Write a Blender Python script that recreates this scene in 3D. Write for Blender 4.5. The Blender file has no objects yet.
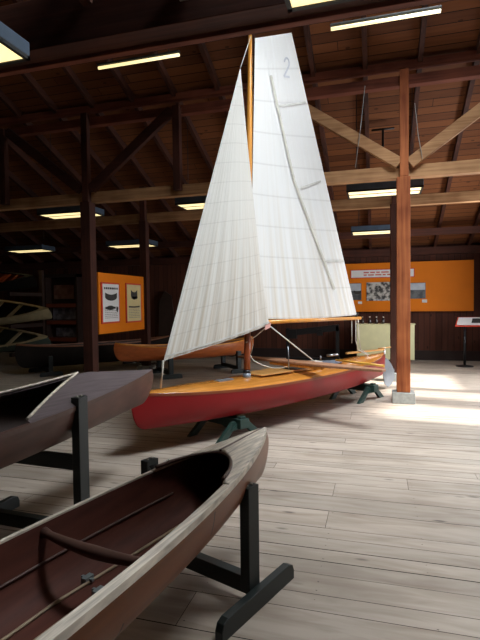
import bpy, math, random
from math import sin, cos, pi, radians, hypot, sqrt
from mathutils import Vector, Matrix
random.seed(7)
S = bpy.context.scene
COL = S.collection
# ------------------------------------------------------------------ camera
H = 1.6; FPX = 480.0
ya, pt, ro = radians(16), radians(2.03), radians(.7)
f0 = Vector((-sin(ya), cos(ya), 0)); R0 = Vector((cos(ya), sin(ya), 0)); Z = Vector((0, 0, 1))
FW = f0*cos(pt) - Z*sin(pt); U0 = f0*sin(pt) + Z*cos(pt)
UP = U0*cos(ro) + R0*sin(ro); RT = R0*cos(ro) - U0*sin(ro)
cam = bpy.data.cameras.new('camera'); cam.sensor_fit = 'HORIZONTAL'; cam.sensor_width = 36; cam.lens = 36*FPX/480
co = bpy.data.objects.new('camera', cam); COL.objects.link(co)
co.matrix_world = Matrix(((RT.x, UP.x, -FW.x, 0), (RT.y, UP.y, -FW.y, 0), (RT.z, UP.z, -FW.z, H), (0, 0, 0, 1)))
S.camera = co
# ------------------------------------------------------------------ world, sun, daylight, added lights
w = bpy.data.worlds.new('world'); S.world = w; w.use_nodes = True
w.node_tree.nodes['Background'].inputs[0].default_value = (.75, .87, 1, 1)
w.node_tree.nodes['Background'].inputs[1].default_value = 2.0
S.view_settings.view_transform = 'Standard'; S.view_settings.look = 'None'
S.view_settings.gamma = 1; S.view_settings.use_curve_mapping = False
S.view_settings.exposure = 0.0

def light(name, kind, loc, direction, energy, color, size=None, size_y=None, **k):
    l = bpy.data.lights.new(name, kind); l.energy = energy; l.color = color
    if kind == 'AREA':
        l.shape = 'RECTANGLE'; l.size = size; l.size_y = size_y
    for a, b in k.items(): setattr(l, a, b)
    o = bpy.data.objects.new(name, l); COL.objects.link(o); o.location = loc
    o.rotation_euler = Vector(direction).to_track_quat('-Z', 'Y').to_euler()
    return o
light('sun', 'SUN', (10, 0, 10), (-.80, .13, -.60), 13.0, (1, .97, .92), angle=radians(6))
light('unseen_skylight', 'AREA', (1.45, 3.8, 6.95), (-.20, .24, -1), 335, (.88, .95, 1), 2.1, 2.0, spread=radians(114))  # unseen skylight, put in to light floor and sails from above
light('added_sail_light', 'AREA', (2.95, 5.0, 4.9), (-1, .35, .12), 17, (.92, .96, 1), 1.6, 1.0, spread=radians(50))  # added lamp to brighten the sail top, no opening behind it
light('added_back_fill', 'AREA', (2.95, 9.9, 2.0), (-1, -.08, -.08), 185, (.95, .97, 1), 1.9, 1.8)  # added fill for the back area, set in an unseen opening

# ------------------------------------------------------------------ materials
def lin(c):
    return tuple((x/12.92 if x <= .04045 else ((x+.055)/1.055)**2.4) for x in c)
def rgb(r, g, b): return lin((r/255, g/255, b/255)) + (1,)
def newmat(name):
    m = bpy.data.materials.new(name); m.use_nodes = True
    return m, m.node_tree.nodes, m.node_tree.links, m.node_tree.nodes['Principled BSDF']
def mat(name, col, rough=.6, spec=.4, metal=0, noise=.18, nscale=6, stretch=(1, 1, 1), bump=0, coat=0):
    m, N, L, b = newmat(name)
    tc = N.new('ShaderNodeTexCoord'); mp = N.new('ShaderNodeMapping'); mp.inputs['Scale'].default_value = stretch
    L.new(tc.outputs['Object'], mp.inputs[0])
    n = N.new('ShaderNodeTexNoise'); n.inputs['Scale'].default_value = nscale; n.inputs['Detail'].default_value = 5
    L.new(mp.outputs[0], n.inputs['Vector'])
    r = N.new('ShaderNodeMapRange'); r.inputs[1].default_value = .3; r.inputs[2].default_value = .7
    r.inputs[3].default_value = 1-noise; r.inputs[4].default_value = 1+noise*.6
    L.new(n.outputs[0], r.inputs[0])
    h = N.new('ShaderNodeHueSaturation'); h.inputs['Color'].default_value = col
    L.new(r.outputs[0], h.inputs['Value']); L.new(h.outputs[0], b.inputs['Base Color'])
    b.inputs['Roughness'].default_value = rough; b.inputs['Specular IOR Level'].default_value = spec
    b.inputs['Metallic'].default_value = metal; b.inputs['Coat Weight'].default_value = coat
    if bump:
        bp = N.new('ShaderNodeBump'); bp.inputs['Strength'].default_value = bump; bp.inputs['Distance'].default_value = .01
        L.new(n.outputs[0], bp.inputs['Height']); L.new(bp.outputs[0], b.inputs['Normal'])
    return m
def emis(name, col, e):
    m, N, L, b = newmat(name); b.inputs['Base Color'].default_value = (.8, .8, .7, 1)
    b.inputs['Emission Color'].default_value = col; b.inputs['Emission Strength'].default_value = e
    return m
def planks(name, c1, c2, width, length, u='X', v='Y', gap=.05, rough=.8, vscale=1.0, knots=True):
    """boards running along axis u, stacked along axis v (object coordinates)"""
    m, N, L, b = newmat(name)
    tc = N.new('ShaderNodeTexCoord'); sx = N.new('ShaderNodeSeparateXYZ'); L.new(tc.outputs['Object'], sx.inputs[0])
    def M(op, a, bb=None):
        n = N.new('ShaderNodeMath'); n.operation = op
        for i, x in enumerate((a, bb)):
            if x is None: continue
            if isinstance(x, (int, float)): n.inputs[i].default_value = x
            else: L.new(x, n.inputs[i])
        return n.outputs[0]
    vv = M('DIVIDE', sx.outputs[v], width); row = M('FLOOR', vv); fv = M('FRACT', vv)
    wn = N.new('ShaderNodeTexWhiteNoise'); wn.noise_dimensions = '1D'; L.new(row, wn.inputs['W'])
    uu = M('ADD', M('DIVIDE', sx.outputs[u], length), wn.outputs['Value']); colm = M('FLOOR', uu); fu = M('FRACT', uu)
    cmb = N.new('ShaderNodeCombineXYZ'); L.new(row, cmb.inputs[0]); L.new(colm, cmb.inputs[1])
    w2 = N.new('ShaderNodeTexWhiteNoise'); w2.noise_dimensions = '3D'; L.new(cmb.outputs[0], w2.inputs['Vector'])
    gr = N.new('ShaderNodeCombineXYZ')
    L.new(M('ADD', M('MULTIPLY', sx.outputs[u], 1.2), M('MULTIPLY', w2.outputs['Value'], 30)), gr.inputs[0])
    L.new(M('MULTIPLY', sx.outputs[v], 16), gr.inputs[1])
    no = N.new('ShaderNodeTexNoise'); no.inputs['Scale'].default_value = 1.6; no.inputs['Detail'].default_value = 6
    L.new(gr.outputs[0], no.inputs['Vector'])
    mixf = M('ADD', M('MULTIPLY', w2.outputs['Value'], .55), M('MULTIPLY', no.outputs[0], .6))
    mx = N.new('ShaderNodeMix'); mx.data_type = 'RGBA'; mx.inputs[6].default_value = c1; mx.inputs[7].default_value = c2
    L.new(mixf, mx.inputs[0]); out = mx.outputs[2]
    if knots:
        vo = N.new('ShaderNodeTexVoronoi'); vo.inputs['Scale'].default_value = 1.0
        kv = N.new('ShaderNodeCombineXYZ'); L.new(M('MULTIPLY', sx.outputs[u], 2.2), kv.inputs[0]); L.new(M('MULTIPLY', sx.outputs[v], 4.5), kv.inputs[1])
        L.new(kv.outputs[0], vo.inputs['Vector'])
        ka = M('LESS_THAN', vo.outputs['Distance'], .085)
        m3 = N.new('ShaderNodeMix'); m3.data_type = 'RGBA'; L.new(M('MULTIPLY', ka, .6), m3.inputs[0]); L.new(out, m3.inputs[6])
        m3.inputs[7].default_value = tuple(x*.25 for x in c1[:3]) + (1,); out = m3.outputs[2]
    g = M('MAXIMUM', M('LESS_THAN', fv, gap), M('LESS_THAN', fu, .004/length*2))
    m2 = N.new('ShaderNodeMix'); m2.data_type = 'RGBA'; L.new(g, m2.inputs[0]); L.new(out, m2.inputs[6])
    m2.inputs[7].default_value = tuple(x*.12 for x in c1[:3]) + (1,)
    L.new(m2.outputs[2], b.inputs['Base Color']); b.inputs['Roughness'].default_value = rough
    b.inputs['Specular IOR Level'].default_value = .25
    bp = N.new('ShaderNodeBump'); bp.inputs['Strength'].default_value = .5; bp.inputs['Distance'].default_value = .01
    L.new(M('SUBTRACT', 1, g), bp.inputs['Height']); L.new(bp.outputs[0], b.inputs['Normal'])
    return m
def timber(name, c1, c2, axis, rough=.75):
    """sawn timber with long grain along object axis 0/1/2"""
    m, N, L, b = newmat(name)
    tc = N.new('ShaderNodeTexCoord'); mp = N.new('ShaderNodeMapping')
    sc = [26, 26, 26]; sc[axis] = 1.1; mp.inputs['Scale'].default_value = sc
    L.new(tc.outputs['Object'], mp.inputs[0])
    n = N.new('ShaderNodeTexNoise'); n.inputs['Scale'].default_value = 1; n.inputs['Detail'].default_value = 5; L.new(mp.outputs[0], n.inputs['Vector'])
    n2 = N.new('ShaderNodeTexNoise'); n2.inputs['Scale'].default_value = 2.2; L.new(tc.outputs['Object'], n2.inputs['Vector'])
    ad = N.new('ShaderNodeMath'); ad.operation = 'ADD'; L.new(n.outputs[0], ad.inputs[0]); L.new(n2.outputs[0], ad.inputs[1])
    r = N.new('ShaderNodeMapRange'); r.inputs[1].default_value = .75; r.inputs[2].default_value = 1.25; L.new(ad.outputs[0], r.inputs[0])
    mx = N.new('ShaderNodeMix'); mx.data_type = 'RGBA'; mx.inputs[6].default_value = c1; mx.inputs[7].default_value = c2
    L.new(r.outputs[0], mx.inputs[0]); L.new(mx.outputs[2], b.inputs['Base Color'])
    b.inputs['Roughness'].default_value = rough; b.inputs['Specular IOR Level'].default_value = .3
    bp = N.new('ShaderNodeBump'); bp.inputs['Strength'].default_value = .25; bp.inputs['Distance'].default_value = .01
    L.new(n.outputs[0], bp.inputs['Height']); L.new(bp.outputs[0], b.inputs['Normal'])
    return m

# floor boards: tint stored per board, grain follows the board
def floor_mat():
    m, N, L, b = newmat('floor_boards')
    at = N.new('ShaderNodeAttribute'); at.attribute_name = 'tint'
    tc = N.new('ShaderNodeTexCoord'); mp = N.new('ShaderNodeMapping'); mp.inputs['Scale'].default_value = (1.3, 8, 1)
    ad = N.new('ShaderNodeVectorMath'); ad.operation = 'ADD'
    sc = N.new('ShaderNodeVectorMath'); sc.operation = 'SCALE'; sc.inputs['Scale'].default_value = 37
    L.new(at.outputs['Color'], sc.inputs[0]); L.new(tc.outputs['Object'], mp.inputs[0])
    L.new(mp.outputs[0], ad.inputs[0]); L.new(sc.outputs[0], ad.inputs[1])
    n = N.new('ShaderNodeTexNoise'); n.inputs['Scale'].default_value = 1.5; n.inputs['Detail'].default_value = 6; n.inputs['Distortion'].default_value = .6
    L.new(ad.outputs[0], n.inputs['Vector'])
    r = N.new('ShaderNodeValToRGB'); e = r.color_ramp.elements
    e[0].position = .25; e[0].color = rgb(158, 142, 127); e[1].position = .62; e[1].color = rgb(190, 177, 163)
    L.new(n.outputs[0], r.inputs[0])
    # knots and scuffs
    mp2 = N.new('ShaderNodeMapping'); mp2.inputs['Scale'].default_value = (1.6, 5, 1); L.new(tc.outputs['Object'], mp2.inputs[0])
    ad2 = N.new('ShaderNodeVectorMath'); ad2.operation = 'ADD'; L.new(mp2.outputs[0], ad2.inputs[0]); L.new(sc.outputs[0], ad2.inputs[1])
    vo = N.new('ShaderNodeTexVoronoi'); vo.inputs['Scale'].default_value = 1.3; L.new(ad2.outputs[0], vo.inputs['Vector'])
    k = N.new('ShaderNodeMapRange'); k.inputs[1].default_value = .04; k.inputs[2].default_value = .13; k.inputs[3].default_value = .35; k.inputs[4].default_value = 1
    L.new(vo.outputs['Distance'], k.inputs[0])
    n3 = N.new('ShaderNodeTexNoise'); n3.inputs['Scale'].default_value = 1.1; n3.inputs['Detail'].default_value = 4; L.new(tc.outputs['Object'], n3.inputs['Vector'])
    k3 = N.new('ShaderNodeMapRange'); k3.inputs[1].default_value = .35; k3.inputs[2].default_value = .65; k3.inputs[3].default_value = .9; k3.inputs[4].default_value = 1.06; L.new(n3.outputs[0], k3.inputs[0])
    mm = N.new('ShaderNodeMath'); mm.operation = 'MULTIPLY'; L.new(k.outputs[0], mm.inputs[0]); L.new(k3.outputs[0], mm.inputs[1])
    sp = N.new('ShaderNodeSeparateColor'); L.new(at.outputs['Color'], sp.inputs[0])
    kt = N.new('ShaderNodeMapRange'); kt.inputs[3].default_value = .86; kt.inputs[4].default_value = 1.08; L.new(sp.outputs[0], kt.inputs[0])
    m4 = N.new('ShaderNodeMath'); m4.operation = 'MULTIPLY'; L.new(mm.outputs[0], m4.inputs[0]); L.new(kt.outputs[0], m4.inputs[1])
    h = N.new('ShaderNodeHueSaturation'); L.new(r.outputs[0], h.inputs['Color']); L.new(m4.outputs[0], h.inputs['Value'])
    L.new(h.outputs[0], b.inputs['Base Color']); b.inputs['Roughness'].default_value = .5; b.inputs['Specular IOR Level'].default_value = .35
    return m
def sail_mat(name, c1, c2, nx, seam):
    """cotton: fine pleats running along UV v, faint cross seams, brownish pleat shading painted in, strongest at the foot"""
    m, N, L, b = newmat(name)
    uv = N.new('ShaderNodeUVMap'); mp = N.new('ShaderNodeMapping'); mp.inputs['Scale'].default_value = (nx, 1.1, 1)
    L.new(uv.outputs[0], mp.inputs[0])
    n = N.new('ShaderNodeTexNoise'); n.inputs['Scale'].default_value = 1; n.inputs['Detail'].default_value = 5; n.inputs['Distortion'].default_value = .35
    L.new(mp.outputs[0], n.inputs['Vector'])
    sx = N.new('ShaderNodeSeparateXYZ'); L.new(uv.outputs[0], sx.inputs[0])
    st = N.new('ShaderNodeMapRange'); st.inputs[1].default_value = 0; st.inputs[2].default_value = .5; st.inputs[3].default_value = .9; st.inputs[4].default_value = .12
    L.new(sx.outputs['Y'], st.inputs[0])
    r = N.new('ShaderNodeMapRange'); r.inputs[1].default_value = .42; r.inputs[2].default_value = .68; L.new(n.outputs[0], r.inputs[0])
    mu = N.new('ShaderNodeMath'); mu.operation = 'MULTIPLY'; L.new(st.outputs[0], mu.inputs[0]); L.new(r.outputs[0], mu.inputs[1])
    mx = N.new('ShaderNodeMix'); mx.data_type = 'RGBA'; mx.inputs[6].default_value = c1; mx.inputs[7].default_value = c2; L.new(mu.outputs[0], mx.inputs[0])  # pleat shade mixed into the cloth colour
    se = N.new('ShaderNodeMath'); se.operation = 'MULTIPLY'; se.inputs[1].default_value = seam; L.new(sx.outputs['Y'], se.inputs[0])
    fr = N.new('ShaderNodeMath'); fr.operation = 'FRACT'; L.new(se.outputs[0], fr.inputs[0])
    lt = N.new('ShaderNodeMath'); lt.operation = 'LESS_THAN'; lt.inputs[1].default_value = .05; L.new(fr.outputs[0], lt.inputs[0])
    ml = N.new('ShaderNodeMath'); ml.operation = 'MULTIPLY'; ml.inputs[1].default_value = .14; L.new(lt.outputs[0], ml.inputs[0])
    m2 = N.new('ShaderNodeMix'); m2.data_type = 'RGBA'; L.new(ml.outputs[0], m2.inputs[0]); L.new(mx.outputs[2], m2.inputs[6]); m2.inputs[7].default_value = rgb(120, 110, 100)
    L.new(m2.outputs[2], b.inputs['Base Color']); b.inputs['Roughness'].default_value = .85; b.inputs['Specular IOR Level'].default_value = .1
    bp = N.new('ShaderNodeBump'); bp.inputs['Strength'].default_value = .55; bp.inputs['Distance'].default_value = .03
    L.new(n.outputs[0], bp.inputs['Height']); L.new(bp.outputs[0], b.inputs['Normal'])
    tr = N.new('ShaderNodeBsdfTranslucent'); L.new(m2.outputs[2], tr.inputs['Color'])
    ms = N.new('ShaderNodeMixShader'); ms.inputs[0].default_value = .2
    L.new(b.outputs[0], ms.inputs[1]); L.new(tr.outputs[0], ms.inputs[2]); L.new(ms.outputs[0], N['Material Output'].inputs[0])
    return m

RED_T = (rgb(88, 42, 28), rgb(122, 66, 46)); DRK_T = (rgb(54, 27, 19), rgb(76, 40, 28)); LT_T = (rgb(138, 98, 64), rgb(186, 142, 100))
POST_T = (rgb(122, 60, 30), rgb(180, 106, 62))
M = dict(
    floor=floor_mat(), gap=mat('board_gap', rgb(22, 15, 11), .9, .1), nail=mat('nail_head', rgb(60, 52, 48), .6),
    roof=planks('roof_boards', rgb(72, 38, 20), rgb(126, 76, 42), .165, 3.6, gap=.07),
    wall=planks('wall_boards', rgb(46, 26, 20), rgb(92, 52, 38), .15, 6, u='Z', v='X', gap=.06),
    wally=planks('side_wall_boards', rgb(58, 36, 28), rgb(104, 70, 54), .15, 6, u='Z', v='Y', gap=.06),
    base=mat('dark_skirting', rgb(44, 30, 26), .8),
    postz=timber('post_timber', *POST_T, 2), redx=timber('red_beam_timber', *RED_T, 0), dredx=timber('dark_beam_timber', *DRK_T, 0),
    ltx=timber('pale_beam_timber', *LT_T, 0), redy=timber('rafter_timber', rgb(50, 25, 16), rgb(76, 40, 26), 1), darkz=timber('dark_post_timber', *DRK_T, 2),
    white_t=timber('whitewashed_timber', rgb(190, 186, 178), rgb(150, 130, 112), 1),
    concrete=mat('concrete', rgb(158, 160, 156), .9, .2, noise=.2, nscale=14, bump=.3),
    green=mat('dark_green_paint', rgb(34, 58, 52), .45, .45, noise=.15), black=mat('black_green_paint', rgb(30, 38, 38), .45, .45, noise=.15),
    bolt=mat('bolt_metal', rgb(150, 145, 135), .35, .5, .8), strap=mat('black_webbing', rgb(22, 20, 20), .8, .2),
    red=mat('red_hull_paint', rgb(140, 22, 26), .45, .3, noise=.08, nscale=2),
    varn=mat('orange_varnish', rgb(208, 136, 58), .22, .55, noise=.22, nscale=2.5, stretch=(1.2, 14, 1), coat=.5),
    varn_l=mat('pale_varnish', rgb(206, 152, 88), .3, .5, noise=.15, nscale=3, stretch=(1, 12, 1), coat=.3),
    mast=mat('honey_spar', rgb(222, 150, 62), .3, .5, noise=.12, nscale=3, stretch=(8, 8, 1), coat=.3),
    mastd=mat('dark_mast_foot', rgb(134, 66, 36), .3, .5, noise=.15, nscale=4, coat=.3),
    plank=mat('weathered_plank', rgb(168, 122, 92), .5, .4, noise=.25, nscale=3, stretch=(1, 14, 1)),
    yel=mat('yellow_stick', rgb(222, 168, 70), .35, .5),
    jib=sail_mat('jib_cloth', rgb(224, 221, 214), rgb(196, 182, 162), 34, 14), main=sail_mat('mainsail_cloth', rgb(244, 244, 242), rgb(222, 214, 198), 26, 9),
    batten=mat('batten_pocket', rgb(206, 204, 192), .8, .1), seamc=mat('batten_cross', rgb(206, 204, 198), .8, .1), num=mat('sail_number_grey', rgb(206, 208, 214), .8, .1),
    rope=mat('white_rope', rgb(214, 208, 196), .8, .2), alu=mat('grey_metal', rgb(128, 134, 142), .4, .5, .3), steel=mat('steel_fitting', rgb(170, 172, 176), .3, .5, .9),
    pink=mat('pink_tape', rgb(214, 160, 150), .7), cloth=mat('grey_cloth', rgb(110, 116, 128), .9), wcloth=mat('white_bundle', rgb(210, 206, 200), .9, bump=.6, nscale=25),
    hull_b=planks('brown_hull_planks', rgb(98, 54, 30), rgb(138, 82, 46), .11, 1.4, u='X', v='Z', gap=.0, rough=.35, knots=False),
    hull_in=mat('dark_red_inner_hull', rgb(88, 48, 38), .65, .25, noise=.25, nscale=4, stretch=(1, 10, 6)),
    oldwood=mat('weathered_gunwale', rgb(222, 210, 194), .6, .3, noise=.38, nscale=6, stretch=(1, 16, 4)),
    deckg=mat('grey_deck_planks', rgb(98, 86, 88), .55, .4, noise=.3, nscale=3, stretch=(1, 22, 1)),
    hull_g=mat('old_brown_hull', rgb(94, 62, 52), .45, .4, noise=.4, nscale=3, stretch=(1, 3, 3)),
    hull_gi=mat('dark_inner_hull', rgb(50, 34, 28), .6, .3, noise=.2, nscale=6, stretch=(12, 1, 1)),
    thw=mat('dark_thwart', rgb(88, 62, 54), .45, .4), batt=mat('pale_floor_batten', rgb(168, 146, 118), .6), clip=mat('grey_clip', rgb(118, 124, 124), .5, .4),
    hull_o=mat('orange_cedar_hull', rgb(176, 92, 44), .3, .5, noise=.2, nscale=3, stretch=(1, 8, 8), coat=.3), hull_oi=mat('cedar_inside', rgb(120, 72, 42), .5),
    hull_k=mat('dark_green_hull', rgb(30, 24, 20), .85, .2), hull_ki=mat('dark_canoe_inside', rgb(60, 44, 36), .6),
    cream=mat('cream_paint', rgb(226, 206, 150), .6), hull_c=mat('cream_hull', rgb(206, 190, 150), .6), hull_v=mat('grey_green_hull', rgb(96, 110, 100), .6), brownk=mat('brown_gunwale', rgb(126, 80, 52), .5),
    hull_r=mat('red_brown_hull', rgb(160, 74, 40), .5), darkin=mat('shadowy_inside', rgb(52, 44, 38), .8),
    orange=mat('orange_display_board', rgb(214, 116, 14), .65, .2, noise=.06, nscale=2), frame=mat('red_frame', rgb(196, 62, 44), .5), edge=mat('dark_board_edge', rgb(80, 46, 22), .7),
    paper=mat('white_paper', rgb(214, 212, 210), .7, .2, noise=.04), paper2=mat('cream_paper', rgb(206, 190, 140), .7, .2, noise=.04), ink=mat('dark_ink', rgb(60, 58, 56), .8), ink2=mat('grey_ink', rgb(140, 136, 130), .8), inkr=mat('red_ink', rgb(188, 92, 82), .8),
    creambox=mat('cream_cabinet', rgb(216, 212, 168), .5, .3, noise=.06), blk=mat('black_metal', rgb(22, 22, 24), .45, .4),
    glass=mat('dark_bottle_glass', rgb(60, 52, 50), .15, .6), cork=mat('pale_cap', rgb(190, 176, 160), .6),
    fixb=mat('fixture_housing', rgb(70, 84, 100), .5), fixd=mat('dark_fixture_rim', rgb(38, 38, 36), .6),
    lamp=emis('fluorescent_diffuser', (1, .80, .38, 1), 1.3), photo_d=None, wire=mat('grey_wire', rgb(150, 150, 145), .6), case=mat('dark_case_wood', rgb(52, 34, 28), .7),
    shelfw=mat('red_brown_shelf', rgb(120, 58, 38), .5))
def photo_mat(name, a, c, scale):
    m, N, L, b = newmat(name)
    tc = N.new('ShaderNodeTexCoord'); n = N.new('ShaderNodeTexNoise'); n.inputs['Scale'].default_value = scale; n.inputs['Detail'].default_value = 4
    L.new(tc.outputs['Object'], n.inputs['Vector']); r = N.new('ShaderNodeValToRGB'); r.color_ramp.elements[0].position = .4; r.color_ramp.elements[1].position = .6
    r.color_ramp.elements[0].color = a; r.color_ramp.elements[1].color = c; L.new(n.outputs[0], r.inputs[0]); L.new(r.outputs[0], b.inputs['Base Color'])
    b.inputs['Roughness'].default_value = .4
    return m
M['crowd'] = photo_mat('crowd_photo', rgb(52, 50, 50), rgb(190, 186, 180), 11)
M['shore'] = photo_mat('shore_photo', rgb(58, 62, 66), rgb(92, 96, 98), 6); M['skyp'] = mat('photo_sky', rgb(176, 182, 190), .4)
M['dusk'] = photo_mat('dusk_photo', rgb(120, 84, 76), rgb(150, 112, 104), 5); M['lake'] = photo_mat('lake_photo', rgb(96, 92, 104), rgb(150, 150, 164), 5)

# ------------------------------------------------------------------ mesh helpers
class MB:
    def __init__(s): s.v = []; s.f = []; s.mi = []; s.uv = {}; s.m = 0; s.smooth = set()
    def quad(s, *p):
        n = len(s.v); s.v += [Vector(q) for q in p]; s.f.append(tuple(range(n, n+len(p)))); s.mi.append(s.m); return s
    def box(s, lo, hi):
        (a, b, c), (d, e, f) = lo, hi
        P = [(a, b, c), (d, b, c), (d, e, c), (a, e, c), (a, b, f), (d, b, f), (d, e, f), (a, e, f)]
        return s.hexa(P)
    def hexa(s, P):
        n = len(s.v); s.v += [Vector(q) for q in P]
        for q in ((3, 2, 1, 0), (4, 5, 6, 7), (0, 1, 5, 4), (1, 2, 6, 5), (2, 3, 7, 6), (3, 0, 4, 7)):
            s.f.append(tuple(n+i for i in q)); s.mi.append(s.m)
        return s
    def beam(s, a, b, w, h, up=(0, 0, 1), t=1.0):
        """bar from a to b, w wide, h along up; t tapers the far end"""
        a, b = Vector(a), Vector(b); d = (b-a).normalized(); u = Vector(up)
        if abs(d.dot(u)) > .98: u = Vector((0, 1, 0))
        sd = d.cross(u).normalized(); u = sd.cross(d).normalized()
        P = []
        for e, k in ((a, 1), (b, t)):
            P.append([e - sd*w/2*k - u*h/2*k, e + sd*w/2*k - u*h/2*k, e + sd*w/2*k + u*h/2*k, e - sd*w/2*k + u*h/2*k])
        return s.hexa([P[0][0], P[0][1], P[1][1], P[1][0], P[0][3], P[0][2], P[1][2], P[1][3]])
    def tube(s, pts, r, n=8, radii=None):
        pts = [Vector(p) for p in pts]; base = len(s.v); k = len(pts)
        ref = None
        for i, p in enumerate(pts):
            d = (pts[min(i+1, k-1)] - pts[max(i-1, 0)]).normalized()
            if ref is None:
                ref = Vector((0, 0, 1)) if abs(d.z) < .9 else Vector((1, 0, 0))
            x = d.cross(ref).normalized(); y = x.cross(d).normalized()
            rr = radii[i] if radii else r
            for j in range(n):
                a = 2*pi*j/n; s.v.append(p + x*cos(a)*rr + y*sin(a)*rr)
        for i in range(k-1):
            for j in range(n):
                q = (base+i*n+j, base+i*n+(j+1) % n, base+(i+1)*n+(j+1) % n, base+(i+1)*n+j)
                s.smooth.add(len(s.f)); s.f.append(q); s.mi.append(s.m)
        s.f.append(tuple(base+j for j in reversed(range(n)))); s.mi.append(s.m)
        s.f.append(tuple(base+(k-1)*n+j for j in range(n))); s.mi.append(s.m)
        return s
    def grid(s, fn, nu, nv, smooth=True, uv=False):
        base = len(s.v)
        for i in range(nu+1):
            for j in range(nv+1): s.v.append(Vector(fn(i/nu, j/nv)))
        for i in range(nu):
            for j in range(nv):
                a = base+i*(nv+1)+j; q = (a, a+nv+1, a+nv+2, a+1)
                if smooth: s.smooth.add(len(s.f))
                if uv: s.uv[len(s.f)] = ((i/nu, j/nv), ((i+1)/nu, j/nv), ((i+1)/nu, (j+1)/nv), (i/nu, (j+1)/nv))
                s.f.append(q); s.mi.append(s.m)
        return s
    def prism(s, poly, d):
        """closed polygon (list of points) extruded by vector d"""
        n = len(poly); b = len(s.v); d = Vector(d); s.v += [Vector(p) for p in poly] + [Vector(p)+d for p in poly]
        s.f.append(tuple(range(b, b+n))[::-1]); s.mi.append(s.m); s.f.append(tuple(range(b+n, b+2*n))); s.mi.append(s.m)
        for i in range(n):
            j = (i+1) % n; s.f.append((b+i, b+j, b+n+j, b+n+i)); s.mi.append(s.m)
        return s
    def build(s, name, mats, parent=None, bevel=0, solid=0, world=False):
        me = bpy.data.meshes.new(name); off = Vector((0, 0, 0))
        if parent is not None and world:
            q = parent; 
            while q is not None: off += q.location; q = q.parent
        me.from_pydata([v-off for v in s.v], [], s.f)
        for m in (mats if isinstance(mats, (list, tuple)) else [mats]): me.materials.append(m)
        for i, p in enumerate(me.polygons):
            p.material_index = s.mi[i]; p.use_smooth = i in s.smooth
        if s.uv:
            l = me.uv_layers.new(name='UVMap')
            for i, p in enumerate(me.polygons):
                if i in s.uv:
                    for li, c in zip(p.loop_indices, s.uv[i]): l.data[li].uv = c
        me.update(); me.validate()
        o = bpy.data.objects.new(name, me); COL.objects.link(o); o.parent = parent
        if solid:
            md = o.modifiers.new('thickness', 'SOLIDIFY'); md.thickness = solid; md.offset = 0
        if bevel:
            md = o.modifiers.new('bevel', 'BEVEL'); md.width = bevel; md.segments = 2; md.limit_method = 'ANGLE'
        return o
def tag(o, label, cat, group=None, kind=None):
    if label: o['label'] = label
    if cat: o['category'] = cat
    if group: o['group'] = group
    if kind: o['kind'] = kind
    return o
def thing(name, label, cat, loc=(0, 0, 0), rz=0, group=None):
    o = bpy.data.objects.new(name, None); COL.objects.link(o); o.location = loc; o.rotation_euler = (0, 0, rz); o.empty_display_size = .1
    return tag(o, label, cat, group)
def struct(o): o['kind'] = 'structure'; return o
def copy_tree(o, parent=None):
    c = o.copy(); COL.objects.link(c); c.parent = parent
    for ch in list(o.children): copy_tree(ch, c)
    return c
def ray(px, py): return FW + RT*((px-240)/FPX) + UP*((320-py)/FPX)
def on(px, py, ax, val):
    d = ray(px, py); o = Vector((0, 0, H)); return o + d*((val-o[ax])/d[ax])

# ------------------------------------------------------------------ room shell
XL, XR, YB, YF = -15.0, 3.0, 13.8, -5.0
YP = 7.97                                   # line of the posts
def roofz(y): return 5.42 - .40*(y-YP) if y > 1 else 5.42 - .40*(1-YP) + .40*(y-1)
fb = MB(); tint = []
y = YF; joist = .61
while y < YB:
    wd = random.choice((.145, .15, .2, .26, .29)); y2 = min(y+wd, YB)
    x = XL - random.randint(0, 4)*joist
    while x < XR:
        ln = random.choice((5, 6, 7, 8))*joist
        a, b2 = max(x, XL), min(x+ln, XR)
        if b2 > a:
            g = random.choice((.0015, .0025, .004, .006))
            fb.quad((a+.0015, y+g, 0), (b2-.0015, y+g, 0), (b2-.0015, y2-g, 0), (a+.0015, y2-g, 0)); tint.append((random.random(), random.random(), random.random()))
            # bevelled lower lip of each board closes the gap sideways
        x += ln
    y = y2
nb = len(fb.f)
fb.m = 1; fb.quad((XL, YF, -.008), (XR, YF, -.008), (XR, YB, -.008), (XL, YB, -.008))
fb.m = 2
xj = XL + .03
while xj < XR:
    if -3.5 < xj < 3:
        yy = YF
        for k in range(130):
            yy = 1.6 + k*.085
            if yy > 9: break
            if random.random() < .6:
                fb.quad(*[(xj + random.uniform(-.004, .004) + .0035*cos(q*pi/3), yy + .0035*sin(q*pi/3), .0008) for q in range(6)])
    xj += joist
fl = struct(fb.build('floor', [M['floor'], M['gap'], M['nail']]))
ca = fl.data.color_attributes.new('tint', 'FLOAT_COLOR', 'CORNER')
for i, p in enumerate(fl.data.polygons):
    c = tint[i] if i < nb else (.5, .5, .5)
    for li in p.loop_indices: ca.data[li].color = (*c, 1)
mb = MB(); mb.box((XL, YB, 0), (XR, YB+.1, 3.6)); struct(mb.build('wall_back', M['wall']))
mb = MB(); mb.box((XL, YF-.1, 0), (XR, YF, 6)); struct(mb.build('wall_front', M['wall']))
mb = MB(); mb.box((XL-.1, YF, 0), (XL, YB, 8.6)); struct(mb.build('wall_left', M['wally']))
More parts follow.
